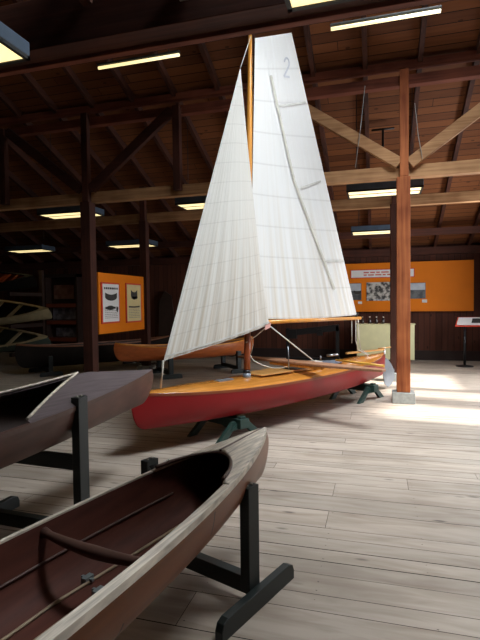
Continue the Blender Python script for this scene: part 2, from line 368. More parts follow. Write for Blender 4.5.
def wall_with_holes(x0, x1, y0, y1, z0, z1, holes):
    mb = MB(); ys = sorted({y0, y1, *[h[0] for h in holes], *[h[1] for h in holes]}); zs = sorted({z0, z1, *[h[2] for h in holes], *[h[3] for h in holes]})
    for i in range(len(ys)-1):
        for j in range(len(zs)-1):
            cy, cz = (ys[i]+ys[i+1])/2, (zs[j]+zs[j+1])/2
            if any(h[0] < cy < h[1] and h[2] < cz < h[3] for h in holes): continue
            mb.box((x0, ys[i], zs[j]), (x1, ys[i+1], zs[j+1]))
    return mb
HOLES = [(6.35, 7.45, .7, 2.35), (8.0, 8.8, .7, 2.35), (8.95, 10.85, 1.1, 2.9)]  # last opening put in for the added back fill
struct(wall_with_holes(XR, XR+.12, YF, YB, 0, 8.6, HOLES).build('wall_right', M['wally']))
for i, (a, b, c, d) in enumerate(HOLES + [(4.2, 5.8, 4.3, 5.5)]):  # last entry: closed frame added for the sail light
    f = MB()
    for lo, hi in (((XR-.02, a, c), (XR+.1, a+.05, d)), ((XR-.02, b-.05, c), (XR+.1, b, d)), ((XR-.02, a, c), (XR+.1, b, c+.05)), ((XR-.02, a, d-.05), (XR+.1, b, d))): f.box(lo, hi)
    if i == 3: f.m = 1; f.box((XR-.012, a, c), (XR, b, d))  # added blank pane over solid wall
    struct(f.build('unseen_window_%d' % (i+1), [M['darkz'], M['paper']]))
mb = MB(); ZR = roofz(1)
def slab(xa, xb, y0, y1):
    a, b = roofz(y0), roofz(y1)
    mb.hexa([(xa, y0, a), (xb, y0, a), (xb, y1, b), (xa, y1, b), (xa, y0, a+.1), (xb, y0, a+.1), (xb, y1, b+.1), (xa, y1, b+.1)])
slab(XL, XR+.1, 1, 2.7); slab(XL, XR+.1, 4.9, YB+.1); slab(XL, .3, 2.7, 4.9); slab(2.6, XR+.1, 2.7, 4.9)   # unseen skylight opening, put in for light from above
mb.hexa([(XL, YF-.1, roofz(YF)), (XR+.1, YF-.1, roofz(YF)), (XR+.1, 1, ZR), (XL, 1, ZR), (XL, YF-.1, roofz(YF)+.1), (XR+.1, YF-.1, roofz(YF)+.1), (XR+.1, 1, ZR+.1), (XL, 1, ZR+.1)])
struct(mb.build('ceiling', M['roof']))
mb = MB(); mb.box((XL, YB-.03, 0), (XR, YB, .26)); struct(mb.build('baseboard_back', M['base']))

# ------------------------------------------------------------------ timber frame
# rafters, each one alone
xr = -13.3
while xr < 4.2:
    mb = MB(); mb.beam((xr, 1.05, roofz(1.05)-.07), (xr, YB, roofz(YB)-.07), .07, .14)
    tag(mb.build('roof_rafter', M['redy']), 'dark red-brown rafter running down under the plank roof', 'rafter', 'sloping roof rafters')
    xr += .82
def bar(name, label, cat, a, b, w, h, m, group=None, bev=.006, up=(0, 0, 1)):
    mb = MB(); mb.beam(a, b, w, h, up); o = mb.build(name, m, bevel=bev); return tag(o, label, cat, group)
bar('roof_beam', 'long red-brown beam across the post heads, pale braces rising to it', 'beam', (XL, YP+.10, 5.03), (XR, YP+.10, 5.03), .14, .15, M['redx'])
bar('roof_purlin', 'thin red-brown purlin just above the beam that crosses the post heads', 'beam', (XL, YP+.08, 5.27), (XR, YP+.08, 5.27), .12, .12, M['redx'])
bar('tie_beam', 'pale tie beam crossing the near posts where the braces meet', 'beam', (XL, YP+.10, 3.62), (XR, YP+.10, 3.62), .16, .19, M['ltx'])
bar('tie_beam', 'tie beam of the far post row, lower and greyer behind the first', 'beam', (XL, 10.24, 3.60), (XR, 10.24, 3.60), .15, .20, M['ltx'])
bar('roof_beam', 'deep dark beam crossing overhead nearest the viewer, above the sail head', 'beam', (XL, 3.62, 3.98), (XR, 3.62, 3.98), .2, .42, M['dredx'])
bar('ledger_strip', 'narrow red-brown strip along the bottom of the deep overhead beam', 'beam', (XL, 3.76, 3.80), (XR, 3.76, 3.80), .07, .12, M['redx'])
bar('wall_purlin', 'dark horizontal beam just above the orange wall board', 'beam', (XL, 12.4, 3.25), (XR, 12.4, 3.25), .14, .16, M['dredx'])
bar('wall_plate', 'dark plate along the top of the back wall', 'beam', (XL, 13.68, 2.92), (XR, 13.68, 2.92), .16, .2, M['dredx'])
def post(x, y, top, label, m, foot=True, w=.2, lower=None):
    t = thing('timber_post', label, 'post', (x, y, 0))
    z0 = .17 if foot else 0
    mb = MB(); mb.box((-w/2, -w/2, z0), (w/2, w/2, 3.52)); mb.box((-.055, -.095, 3.52), (.075, .015, top)); mb.build('shaft', m, t, bevel=.008)
    if foot:
        mb = MB(); mb.box((-.17, -.15, 0), (.17, .15, .17)); mb.build('footing_block', M['concrete'], t, bevel=.008)
    return t
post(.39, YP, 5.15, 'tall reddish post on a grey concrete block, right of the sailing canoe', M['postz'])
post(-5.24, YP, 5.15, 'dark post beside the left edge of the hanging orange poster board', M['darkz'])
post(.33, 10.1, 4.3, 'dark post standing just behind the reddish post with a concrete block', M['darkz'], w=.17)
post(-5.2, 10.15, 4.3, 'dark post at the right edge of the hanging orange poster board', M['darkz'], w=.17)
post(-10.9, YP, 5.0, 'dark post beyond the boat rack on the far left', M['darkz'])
for x, lab in ((-3.38, 'short upright between tie beam and roof beam, left of the jib'), (-7.07, 'short upright between tie beam and roof beam at the far left'), (-1.5, 'short upright between tie beam and roof beam hidden by the sails'), (2.3, 'short upright at right')):
    if x > 2 or x == -1.5: continue
    bar('queen_post', lab, 'post', (x, YP-.05, 3.6), (x, YP-.05, 5.06), .13, .12, M['darkz'])
for a, b, lab, m in (((.33, 3.73), (-1.5, 5.0), 'pale diagonal brace rising left from the reddish post', 'ltx'), ((.48, 3.72), (2.3, 5.0), 'pale diagonal brace rising right from the reddish post', 'ltx'),
                  ((-5.12, 3.76), (-3.48, 5.0), 'dark diagonal brace rising right from the post by the poster board', 'dredx'), ((-5.36, 3.76), (-6.97, 5.0), 'dark diagonal brace rising left from the post by the poster board', 'dredx')):  # left braces: their shade is put into a dark timber colour
    bar('diagonal_brace', lab, 'brace', (a[0], YP-.04, a[1]), (b[0], YP-.04, b[1]), .1, .17, M[m])
bar('joist_end', 'whitewashed timber coming toward the viewer above the deep overhead beam', 'beam', (-1.38, 3.5, 4.0), (-1.42, 2.0, 4.25), .13, .2, M['white_t'])
bar('joist_end', 'thin purple-brown timber above the deep overhead beam, left of the whitewashed one', 'beam', (-2.25, 3.5, 4.07), (-2.35, 1.6, 4.5), .09, .1, M['redy'])
# wires and iron hanger
def wire(pts, lab, r=.006, m='wire'):
    mb = MB(); mb.tube(pts, r, 6); tag(mb.build('hanging_wire', M[m]), lab, 'wire')
wire([(-.18, 7.84, 4.95), (-.25, 7.83, 4.3), (-.33, 7.82, 3.7)], 'thin pale wire hanging beside the left pale brace')
wire([(.55, 7.85, 4.6), (.6, 7.84, 4.1), (.66, 7.84, 3.75)], 'thin pale cable just right of the reddish post above the tie beam')
mb = MB(); mb.tube([(.42, 6.0, 5.0), (.40, 6.0, 5.6)], .012); tag(mb.build('hanging_wire', M['wire']), 'pale wire rising from the right upper light fitting', 'wire')
mb = MB(); mb.tube([(-.1, 9.3, 4.75), (.3, 9.3, 4.75)], .02); mb.tube([(.1, 9.3, 4.75), (.1, 9.3, 4.2)], .02); tag(mb.build('conduit_hanger', M['blk']), 'black iron tee hanger left of the reddish post above the tie beam', 'hanger')

# ------------------------------------------------------------------ fluorescent lights
def fixture(x, y, z, lab, sx=1.22, sy=.56, hgt=.12, tilt=0):
    slim = sy < .2   # narrow fittings carry one bare tube
    t = thing('fluorescent_light', lab, 'ceiling light', (x+sx/2, y, z), group='fluorescent lights'); t.rotation_euler = (tilt, 0, 0)
    mb = MB(); mb.box((-sx/2, -sy/2, .012), (sx/2, sy/2, hgt)); mb.build('housing', M['fixd' if slim else 'fixb'], t, bevel=.01)
    mb = MB(); e = .03
    for lo, hi in (((-sx/2, -sy/2, -.015), (sx/2, -sy/2+e, .012)), ((-sx/2, sy/2-e, -.015), (sx/2, sy/2, .012)), ((-sx/2, -sy/2, -.015), (-sx/2+e, sy/2, .012)), ((sx/2-e, -sy/2, -.015), (sx/2, sy/2, .012)), ((-sx/2, -.012, -.012), (sx/2, .012, .0))): mb.box(lo, hi)
    if not slim: mb.build('rim', M['fixd'], t)
    mb = MB()
    if slim: mb.tube([(-sx/2+.01, 0, -.012), (sx/2-.01, 0, -.012)], .02, 10)
    else: mb.box((-sx/2+e, -sy/2+e, -.006), (sx/2-e, sy/2-e, .01))
    mb.build('diffuser', M['lamp'], t)
    for xx in (-.45, .45):
        mb = MB(); mb.tube([(xx, 0, hgt), (xx, 0, roofz(y)-z-.02)], .006, 5); mb.build('hanger', M['blk'], t)
fixture(-3.72, 2.82, 3.45, 'fluorescent light at upper left corner with blue housing, nearest to viewer')
fixture(-.54, 2.80, 3.45, 'fluorescent light cut by the top edge, above the sail head')
fixture(-3.7, 5.95, 4.87, 'thin lit fluorescent strip high at left under the deep beam', sy=.06, hgt=.04)
fixture(-.53, 5.85, 4.82, 'thin lit fluorescent strip high at right under the deep beam', sy=.06, hgt=.04)
fixture(-6.66, 8.6, 3.45, 'fluorescent light just left of the post by the poster board')
fixture(-3.62, 8.6, 3.45, 'fluorescent light touching the left edge of the jib')
fixture(-.50, 8.6, 3.45, 'fluorescent light just behind the reddish post under the tie beam')
fixture(-9.9, 11.3, 3.12, 'fluorescent light at the far left above the boat rack')
fixture(-6.75, 11.3, 3.12, 'fluorescent light above the poster board, seen between two posts')
fixture(-.56, 11.2, 3.14, 'dark-sided fluorescent light, lower one behind the reddish post')

# ------------------------------------------------------------------ display boards
def strokes(mb, fn, x0, x1, z0, z1, rows, fill=.6, seed=1):
    """rows of short dashes standing for lines of small print"""
    rnd = random.Random(seed); dz = (z1-z0)/rows
    for r in range(rows):
        z = z1 - (r+.5)*dz; x = x0
        while x < x1 - .004:
            ln = min(rnd.uniform(.02, .06)*(x1-x0)*3, x1-x); mb.quad(fn(x, z-dz*.5*fill), fn(x+ln, z-dz*.5*fill), fn(x+ln, z+dz*.5*fill), fn(x, z+dz*.5*fill)); x += ln + (x1-x0)*.03
def canoe_shape(mb, fn, cx, cz, L, hh, n=12, full=False):
    top = [fn(cx+L*(i/n-.5), cz + hh*(.5 + .35*abs(2*i/n-1)**2 if not full else .5*sin(pi*i/n))) for i in range(n+1)]
    bot = [fn(cx+L*(i/n-.5), cz - hh*.5*sin(pi*i/n)**.6) for i in range(n+1)]
    for i in range(n): mb.quad(bot[i], bot[i+1], top[i+1], top[i])
# hanging board between the left posts
PX = -5.12
bd = thing('poster_board', 'orange board with two framed posters hung between the two dark left posts', 'display board', (PX, 9.0, 1.0))
ma = MB(); ma.box((-.04, -.92, .03), (0, .93, 1.22)); ma.build('board', M['orange'], bd, bevel=.004)
def pxy(px, py): p = on(px, py, 0, PX); return p.y-9.0, p.z-1.0
for (a, b, c, d), pm, k in (((100.4, 282, 118.4, 324), 'paper', 0), ((125, 283, 140.2, 323), 'paper2', 1)):
    y0, z1 = pxy(a, b); y1, _ = pxy(c, b); _, z0 = pxy(a, d)
    fr = MB(); fr.box((0, y0, z0), (.02, y1, z1)); po = fr.build('poster_frame', M['frame'], bd)
    sh = MB(); sh.box((.02, y0+.035, z0+.03), (.024, y1-.035, z1-.03)); sh = sh.build('poster', M[pm], po)
    fn = lambda a, b: (.026, a, b)
    ink = MB(); W = y1-y0; HH = z1-z0; ym = (y0+y1)/2
    if k == 0:
        strokes(ink, fn, y0+.08, y1-.08, z1-.14, z1-.09, 1, .8, 3)
        canoe_shape(ink, fn, ym, z1-.3, W*.66, .12); ink.build('drawing', M['ink'], sh); ink = MB(); canoe_shape(ink, fn, ym-.03, z1-.50, W*.6, .09, full=True); ink.quad(fn(ym+.18, z1-.56), fn(ym+.24, z1-.6), fn(ym+.27, z1-.5), fn(ym+.2, z1-.47))
    else:
        ink.quad(fn(ym-.12, z1-.33), fn(ym+.14, z1-.33), fn(ym+.16, z1-.28), fn(ym-.12, z1-.3)); ink.build('drawing', M['ink'], sh); ink = MB(); canoe_shape(ink, fn, ym, z1-.27, W*.42, .16); ink.build('drawing', M['ink'], sh); ink = MB(); canoe_shape(ink, fn, ym, z1-.51, W*.72, .03)
    ink.build('drawing', M['ink'], sh)
    tx = MB(); strokes(tx, fn, y0+.1, y1-.1, z0+.09, z0+.34, 7, .35, 5+k); tx.build('small_print', M['ink2'], sh)
# wall board
WY = 13.62
def wz(px, py): p = on(px, py, 1, WY); return p.x, p.z
x0, zt = wz(345, 264); x1, _ = wz(474, 260); _, zb = wz(474, 311)
x0 = -2.6
wb = thing('wall_display_board', 'wide orange board with banner and photographs on the back wall', 'display board', (x1, WY, zb))
mb = MB(); mb.box((x0-x1, 0, 0), (0, .12, zt-zb)); mb.build('board', M['orange'], wb, bevel=.004)
def rect(name, m, parent, a, b, c, d, dep, base=0):
    (xa, za), (xb, zc) = wz(a, b), wz(c, d)
    mb = MB(); mb.box((xa-x1, -base-dep, zc-zb), (xb-x1, -base, za-zb)); return mb.build(name, m, parent), (xa-x1, zc-zb, xb-x1, za-zb)
fr, bb = rect('banner_frame', M['frame'], wb, 350.5, 270, 414.5, 277, .02)
mb = MB(); mb.box((bb[0]+.02, -.024, bb[1]+.02), (bb[2]-.02, -.02, bb[3]-.02)); bn = mb.build('banner', M['paper'], fr)
mb = MB(); fnb = lambda a, b: (a, -.0255, b)
strokes(mb, fnb, bb[0]+.35, bb[2]-.12, bb[1]+.05, bb[3]-.05, 2, .5, 9); mb.build('banner_text', M['inkr'], bn)
for k, (a, b, c, d, cap) in enumerate(((346, 283.5, 361.5, 300, (358, 301.5, 362, 304)), (366.5, 282.5, 394, 300.5, None), (407, 283, 425.5, 298.5, (422, 299.5, 427, 302.5)))):
    f, q = rect('photo_print', M['crowd' if k == 1 else 'shore'], wb, a, b, c, d, .02)
    if k != 1:
        mb = MB(); mb.box((q[0]+.01, -.022, q[1]+(q[3]-q[1])*.55), (q[2]-.01, -.02, q[3]-.01)); mb.build('photo_sky', M['skyp'], f)
    if k == 0:
        mb = MB(); canoe_shape(mb, lambda a, b: (a, -.0235, b), (q[0]+q[2])/2+.1, (q[1]+q[3])/2-.03, .2, .08); mb.build('photo_boat', M['ink'], f)
    if cap: rect('caption_card', M['paper'], wb, *cap, .012)

# ------------------------------------------------------------------ canoe builder
class Hull:
    bulge = .03
    def __init__(s, L, B, D, sheer, rocker=.03, r=.14, fine=1.7, full=.62):
        s.L, s.B, s.D, s.sh, s.rk, s.r, s.fine, s.full = L, B, D, sheer, rocker, r, fine, full
    def b(s, t): return s.B*max(0, 1-abs(t)**s.fine)**.9
    def zs(s, t): return s.D + s.sh*abs(t)**3
    def zk(s, t):
        x = (1-abs(t))*s.L/2; z = s.rk*abs(t)**4
        if x < s.r: z += s.r*(1-sqrt(max(0, 1-((s.r-x)/s.r)**2)))
        return z
    def pt(s, t, u, side, off=0):
        """u 0 keel .. 1 sheer"""
        b = max(0, s.b(t)-off); zk, zs = s.zk(t)+off, s.zs(t)
        a = u*pi/2; full = s.full + (1-s.full)*abs(t)**3
        y = b*sin(a)**full; z = zk + (zs-zk)*(1-cos(a))**(1.0 if abs(t) < 2 else 1)
        x = t*s.L/2 + (s.bulge*abs(t)**14*sin(pi*u**1.6)*(1 if t > 0 else -1) if abs(t) > .6 else 0)
        return Vector((x, side*y, z))
    def ts(s, n=40):
        return [(-1 if i < 0 else 1)*(1-(1-abs(i)/n)**1.6) for i in range(-n, n+1)]
def make_canoe(name, label, cat, Hh, outer, inner, gun, loc, rz, heel=0, group=None, gw=.022, inner_t=.97, n=40, nu=14, zbase=0, gun_name='gunwale', far_gw=None):
    t = thing(name, label, cat, loc, rz, group); t.rotation_euler = (heel, 0, rz)
    mb = MB(); ts = Hh.ts(n)
    for off, mi, tl in ((0, 0, 1.0), (.012, 1, inner_t)):
        mb.m = mi
        tt = [q for q in ts if abs(q) <= tl]
        for side in (-1, 1):
            base = len(mb.v)
            for a in tt:
                for j in range(nu+1): mb.v.append(Hh.pt(a, j/nu, side, off) + Vector((0, 0, zbase)))
            for i in range(len(tt)-1):
                for j in range(nu):
                    p = base+i*(nu+1)+j; q = (p, p+nu+1, p+nu+2, p+1)
                    if side < 0: q = q[::-1]
                    if off: q = q[::-1]
                    mb.smooth.add(len(mb.f)); mb.f.append(q); mb.mi.append(mi)
    mb.build('hull', [outer, inner], t)
    gws = {-1: gw, 1: far_gw or gw}
    for side in (-1, 1):
        g = MB(); tt = [q for q in ts]
        def gp(a, k):
            gw = gws[side]; p = Hh.pt(a, 1, side) + Vector((0, 0, zbase)); o = [(-gw*.8, .008), (gw*.35, .008), (gw*.35, -.022), (-gw*.8, -.022)][k]
            return p + Vector((0, side*o[0] if Hh.b(a) > gw else side*(max(o[0], -Hh.b(a))), o[1]))
        base = len(g.v)
        for a in tt:
            for k in range(4): g.v.append(gp(a, k))
        for i in range(len(tt)-1):
            for k in range(4):
                q = (base+i*4+k, base+i*4+(k+1) % 4, base+(i+1)*4+(k+1) % 4, base+(i+1)*4+k)
                g.f.append(q if side > 0 else q[::-1]); g.mi.append(0)
        g.build(gun_name, gun, t)
    return t
def deck(Hh, t, m, s0, s1, win, crown=.0, power=.5, name='deck', zbase=0, ends=1, nv=6, lift=.004, peak=False):
    """deck from s0 to the bow; opening of half width win*b at s0 closing at s1"""
    mb = MB(); N_ = 44
    for side in (-1, 1):
        def fn(i, j):
            a = s0 + (1-s0)*i; b = Hh.b(a)
            if a < s1: w = win*b*(1-((a-s0)/(s1-s0))**(1/power))**power if s0 < s1 else 0
            else: w = 0
            yy = w + (b-w)*j; q = yy/b if b > 1e-4 else 1
            cr = crown*(1-q) if peak else crown*(1-q*q)
            cr *= min(1, (1-a)/(.4 if peak else .25))**(1 if peak else .7)
            return Vector((ends*a*Hh.L/2, side*yy*1.0, Hh.zs(a)+cr+lift+zbase))
        mb.grid(fn, N_, nv, smooth=not peak)
    return mb.build(name, m, t, solid=.012)

# stand: two posts, two feet along the hull, low cross bar, black sling
def make_stand(label, loc, rz, gap=.7, hgt=.72, m=None, group=None, sling=True, upper=None, footlen=.72, sag=.34, pw=.06, pd=.095, hi=None, soff=0):
    m = m or M['black']
    t = thing('boat_stand', label, 'boat stand', loc, rz, group)
    for sd in (-1, 1):
        y = sd*gap/2
        mb = MB(); mb.box((-pd/2, y-pw/2, .085), (pd/2, y+pw/2, hgt)); p = mb.build('post', m, t, bevel=.004)
        for xx in (-.02, .02): bo = MB(); bo.tube([(xx, y, hgt-.004), (xx, y, hgt+.006)], .009, 8); bo.build('bolt', M['bolt'], p)
        f = MB(); hh = .10; l = footlen/2
        prof = [(-l, 0), (l, 0), (l, .05), (l-.015, .085), (l-.05, hh), (-l+.05, hh), (-l+.015, .085), (-l, .05)]
        yo = y + sd*(pw/2+.0225)
        f.prism([(q[0], yo-.0225, q[1]) for q in prof], (0, .045, 0)); f.build('foot', m, t, bevel=.004)
    mb = MB(); mb.box((-.03, -gap/2-.02, .06), (.03, gap/2+.02, .15)); mb.build('cross_bar', m, t, bevel=.004)
    if upper:
        mb = MB(); mb.box((-.02, -gap/2, upper-.05), (.02, gap/2, upper+.05)); mb.build('upper_bar', m, t, bevel=.004)
    if sling:
        s = MB(); n = 20
        def fn(i, j):
            q = -1+2*i; yv = q*(gap/2-pw/2-.002)
            z = hgt - .03 - sag*(1-abs(q)**2.6)
            return Vector((-.03+.06*j, yv, z))
        s.grid(fn, n, 1); s.build('sling', M['strap'], t, solid=.005)
    return t

# ------------------------------------------------------------------ foreground canoe
ax = Vector((-.19, -.981)).normalized()          # towards the stern
bow = Vector((-.70, 2.99))
Lf = 4.5; cen = bow + ax*Lf/2; rzf = math.atan2(-ax.y, -ax.x)
HF = Hull(Lf, .285, .265, .035, .01, .10, 2.7, .45)
HF.bulge = .06; cz = .49
cf = make_canoe('wooden_canoe', 'brown wooden canoe with dark open inside in the near foreground', 'canoe', HF, M['hull_b'], M['hull_in'], M['oldwood'], (cen.x, cen.y, cz), rzf, gw=.034, far_gw=.014)
deck(HF, cf, M['oldwood'], .60, .74, .86, crown=.035, power=.5)
deck(HF, cf, M['oldwood'], .70, .90, .86, crown=.035, ends=-1, name='stern_deck')
# coaming strip along the deck opening, centre strip on the deck
mb = MB(); mb.beam((HF.L/2*.74, 0, HF.zs(.74)+.044), (HF.L/2*.985, 0, HF.zs(.985)+.012), .012, .01); mb.build('deck_strip', M['thw'], cf)
mb = MB()
pts = []
for k in range(-20, 21):
    q = abs(k)/20; a = .74 - .14*q**2; w_ = .86*HF.b(a)*(1-((a-.60)/.14)**2)**.5 if a < .74 else 0
    pts.append((a*Lf/2, (1 if k > 0 else -1)*w_, HF.zs(a)+.03))
mb.tube(pts, .009, 6); mb.build('coaming', M['thw'], cf)
# side inwales of the decked edge, floor battens, stringers, thwart
def loc_of(px, py, z):
    p = on(px, py, 2, z); d = Vector((p.x-cen.x, p.y-cen.y)); return d.dot(-ax), d.x*ax.y - d.y*ax.x
far = 1 if loc_of(60, 514, .75)[1] > 0 else -1
def floor_pt(a, y):
    """point on the inner bottom at signed offset y (positive = far side)"""
    f = HF.full + (1-HF.full)*abs(a)**3; u = math.asin(min(1, abs(y)/HF.b(a))**(1/f))*2/pi
    return HF.pt(a, u, far*(1 if y > 0 else -1), .012)
for y0 in (.14, .045):
    mb = MB(); mb.tube([floor_pt(-.6 + 1.22*k/30, y0*(1 if k < 22 else 1-.06*(k-22))) + Vector((0, 0, .006)) for k in range(31)], .0065, 5); mb.build('floor_batten', M['batt'], cf)
for sd in (-1, 1):
    mb = MB(); mb.tube([HF.pt(-.7+1.35*k/30, .62, sd, .012) + Vector((0, -sd*.002, .006)) for k in range(31)], .006, 5); mb.build('stringer', M['thw'], cf)
tx, _ = loc_of(97, 548, .72)
mb = MB(); b_ = HF.b(tx/(Lf/2)); zz = HF.zs(tx/(Lf/2)) - .035; P = []; Rr = []
for k in range(17):
    q = -1+k/8; P.append((tx, q*(b_-.01), zz - .02*(1-q*q))); Rr.append(.013 + .012*(1-abs(q))**.7 + (.008 if abs(q) > .93 else 0))
mb.tube(P, .02, 10, Rr); mb.build('thwart', M['thw'], cf)
for px, py, y0 in ((90, 577, .14), (105, 589, .045)):
    lx, ly = loc_of(px, py, .53); p = floor_pt(lx/(Lf/2), y0)
    mb = MB(); mb.box((p.x-.022, p.y-.012, p.z), (p.x+.022, p.y+.012, p.z+.02)); mb.box((p.x-.006, p.y-.03, p.z+.004), (p.x+.006, p.y+.03, p.z+.016)); mb.build('batten_clip', M['clip'], cf)
mb = MB()   # brass ring on the far gunwale
lx, _ = loc_of(151, 476, .70); a = lx/(Lf/2)
for sgn in (1,):
    y_ = HF.b(a)*.9; zq = HF.zs(a)+.01
    mb.tube([(lx + .015*cos(k*pi/5), y_, zq+.012+.015*sin(k*pi/5)) for k in range(11)], .004, 5); mb.box((lx-.02, y_-.008, zq-.004), (lx+.02, y_+.008, zq+.004))
mb.build('ring_fitting', M['bolt'], cf)
sc = Vector((-.655-.38*.937, 2.42+.38*.349)); rzs = math.atan2(.94, .35)
make_stand('black stand under the bow of the brown foreground canoe', (sc.x, sc.y, 0), rzs, gap=.76, hgt=.635, sag=.115, footlen=.67)

# ------------------------------------------------------------------ left canoe with grey deck
axl = Vector((-.10, -.995)).normalized(); bowl = Vector((-2.03, 4.02)); Ll = 4.5; cl = bowl + axl*Ll/2; rzl = math.atan2(-axl.y, -axl.x)
HL = Hull(Ll, .34, .275, .03, .02, .16, 1.55, .55)
lc = make_canoe('decked_canoe', 'brown canoe with grey pointed deck, raised on a stand at left', 'canoe', HL, M['hull_g'], M['hull_gi'], M['thw'], (cl.x, cl.y, .685), rzl, heel=radians(5), gw=.02)
deck(HL, lc, M['deckg'], .22, .55, .93, crown=.125, power=1.0, peak=True)
deck(HL, lc, M['deckg'], .45, .7, .93, crown=.05, power=1.0, ends=-1, name='stern_deck', peak=True)
mb = MB(); P = []
for k in range(-12, 13):
    q = abs(k)/12; a = .55-.33*q; b = HL.b(a); w_ = .93*b*q
    P.append((a*Ll/2, (1 if k > 0 else -1)*w_, HL.zs(a)+.125*(1-w_/b)+.02))
mb.tube(P, .009, 6); mb.build('coaming', M['oldwood'], lc)
make_stand('tall black stand holding up the grey-decked canoe at left', (-2.31, 2.74, 0), rzl+.04, gap=.86, hgt=1.0, upper=.56, sag=.32, footlen=.75)

# ------------------------------------------------------------------ red sailing canoe
C0 = Vector((-1.795, 5.52)); DR = Vector((1.46, 2.62)).normalized()
# local frame: +x toward the BOW (camera end)
Lr = 5.2; tb = -1.27; te = tb + Lr; mid = C0 + DR*((tb+te)/2); rzr = math.atan2(-DR.y, -DR.x)
HR = Hull(Lr, .46, .345, .09, .05, .14, 2.3, .5)
ZB = .245
rc = make_canoe('sailing_canoe', 'red sailing canoe with varnished deck, tall mast and two white sails', 'sailing canoe', HR, M['red'], M['hull_oi'], M['mastd'], (mid.x, mid.y, ZB), rzr, gw=.016, inner_t=.9)
def T(t, off, z):
    """t metres along the centreline from the front trestle, off metres to the near side, z height -> local"""
    return Vector((-(t-(tb+te)/2), off, z-ZB))
_sgn = 1
# which local y is the near side (towards +X room side)?
ny = Vector((-sin(rzr), cos(rzr))); NS = 1 if ny.dot(Vector((DR.y, -DR.x))) > 0 else -1
def T(t, off, z): return Vector((-(t-(tb+te)/2), NS*off, z-ZB))
def full_deck():
    mb = MB()
    def fn(i, j):
        a = -1 + 2*i; a = (1 if a > 0 else -1)*(1-(1-abs(a))**1.3); v = -1+2*j; b = HR.b(a)
        cr = .055*(1-v*v)*min(1, (1-abs(a))/.3)**.8
        return Vector((a*Lr/2, v*b*.985, HR.zs(a)+cr+.002))
    mb.grid(fn, 60, 12)
    return mb.build('deck', M['varn'], rc, solid=.008)
full_deck()
# cockpit coaming and hatch board
mb = MB()
P = []
for k in range(33):
    a = 2*pi*k/32; P.append(T(1.55+.55*cos(a), .2*sin(a), .665))
mb.tube(P, .016, 6); cm = mb.build('coaming', M['varn_l'], rc)
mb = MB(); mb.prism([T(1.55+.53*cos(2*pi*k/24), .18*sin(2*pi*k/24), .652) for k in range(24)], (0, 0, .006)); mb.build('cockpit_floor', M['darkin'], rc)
mb = MB(); mb.prism([T(.5, -.16, .668), T(1.1, -.2, .668), T(1.1, .2, .668), T(.5, .16, .668)], (0, 0, .018)); mb.build('hatch_board', M['varn_l'], rc, bevel=.004)
mb = MB(); mb.box(*[tuple(q) for q in (Vector([min(a, b) for a, b in zip(T(.12, -.05, .665), T(-.12, .05, .675))]), Vector([max(a, b) for a, b in zip(T(.12, -.05, .665), T(-.12, .05, .675))]))]); mb.build('mast_plate', M['alu'], rc)
# mast
m1 = T(.40, 0, .62); m2 = T(.53, 0, 4.97)
mb = MB(); pts = [m1.lerp(m2, k/10) for k in range(11)]; mb.tube([m1, m1.lerp(m2, .16)], .04, 12, [.043, .042]); mb.m = 1; mb.tube([m1.lerp(m2, .16+.84*k/10) for k in range(11)], .04, 12, [.042, .042, .042, .042, .042, .041, .04, .038, .034, .03, .024]); ms = mb.build('mast', [M['mastd'], M['mast']], rc)
mb = MB(); mb.tube([m1+Vector((0, 0, .0)), m1+Vector((0, 0, .09))], .052, 14); mb.m = 1; mb.tube([m1+Vector((0, 0, .08)), m1+Vector((0, 0, .13))], .048, 14); mb.build('mast_collar', [M['alu'], M['blk']], ms)
# mainsail (slightly bellied away), u along the foot, v up the luff
A_, B_, Ct, D_ = T(.47, 0, 1.40), T(3.0, .0, 1.38), T(.62, 0, 4.97), T(1.36, 0, 5.32)
def main_pt(u, v, lift=0):
    foot = A_.lerp(B_, u); head = Ct.lerp(D_, u); p = foot.lerp(head, v)
    wdt = (A_.lerp(Ct, v) - B_.lerp(D_, v)).length
    belly = -.07*sin(pi*u**.75)*sin(pi*min(1, v*.9+.08))*wdt/2.5
    roach = 0
    pl = .006*sin(u*70)*(1-v)**3
    return p + Vector((-roach, NS*(belly + pl + lift), -.03*sin(pi*u)*(1-v)**8))
mb = MB(); mb.grid(lambda i, j: main_pt(i, j), 90, 40, uv=True); mn = mb.build('mainsail', M['main'], rc)
def strip(pts2, wd, name, m, parent, fn, lift=.012):
    """flat ribbon following sail parameters"""
    mb = MB(); n = len(pts2)-1
    C = [fn(u, v, lift) for u, v in pts2]
    for i in range(n):
        d = (C[i+1]-C[i]).normalized(); sd = d.cross(Vector((0, 1, 0))).normalized()*wd/2
        mb.quad(C[i]-sd, C[i+1]-sd, C[i+1]+sd, C[i]+sd)
    return mb.build(name, m, parent)
def inv(t, z):
    lo, hi = 0.0, 1.0
    def row(v):
        a, b = A_.lerp(Ct, v), B_.lerp(D_, v); u = ((tb+te)/2 - t - a.x)/(b.x-a.x); return u, a.z + (b.z-a.z)*u + ZB
    for _ in range(40):
        m = (lo+hi)/2
        if row(m)[1] < z: lo = m
        else: hi = m
    return row(lo)[0], lo
def seg(p, q, n=14):
    return [inv(p[0]+(q[0]-p[0])*k/n, p[1]+(q[1]-p[1])*k/n) for k in range(n+1)]
strip(seg((.92, 4.60), (1.43, 3.32), 14)[:-1] + seg((1.43, 3.32), (2.38, 1.80), 16), .05, 'long_batten', M['batten'], mn, main_pt)
for p, q in (((1.06, 4.24), (1.66, 4.45)), ((1.57, 3.23), (2.02, 3.40)), ((2.15, 2.22), (2.62, 2.24))):
    strip(seg(p, q, 10), .03, 'short_batten', M['seamc'], mn, main_pt)
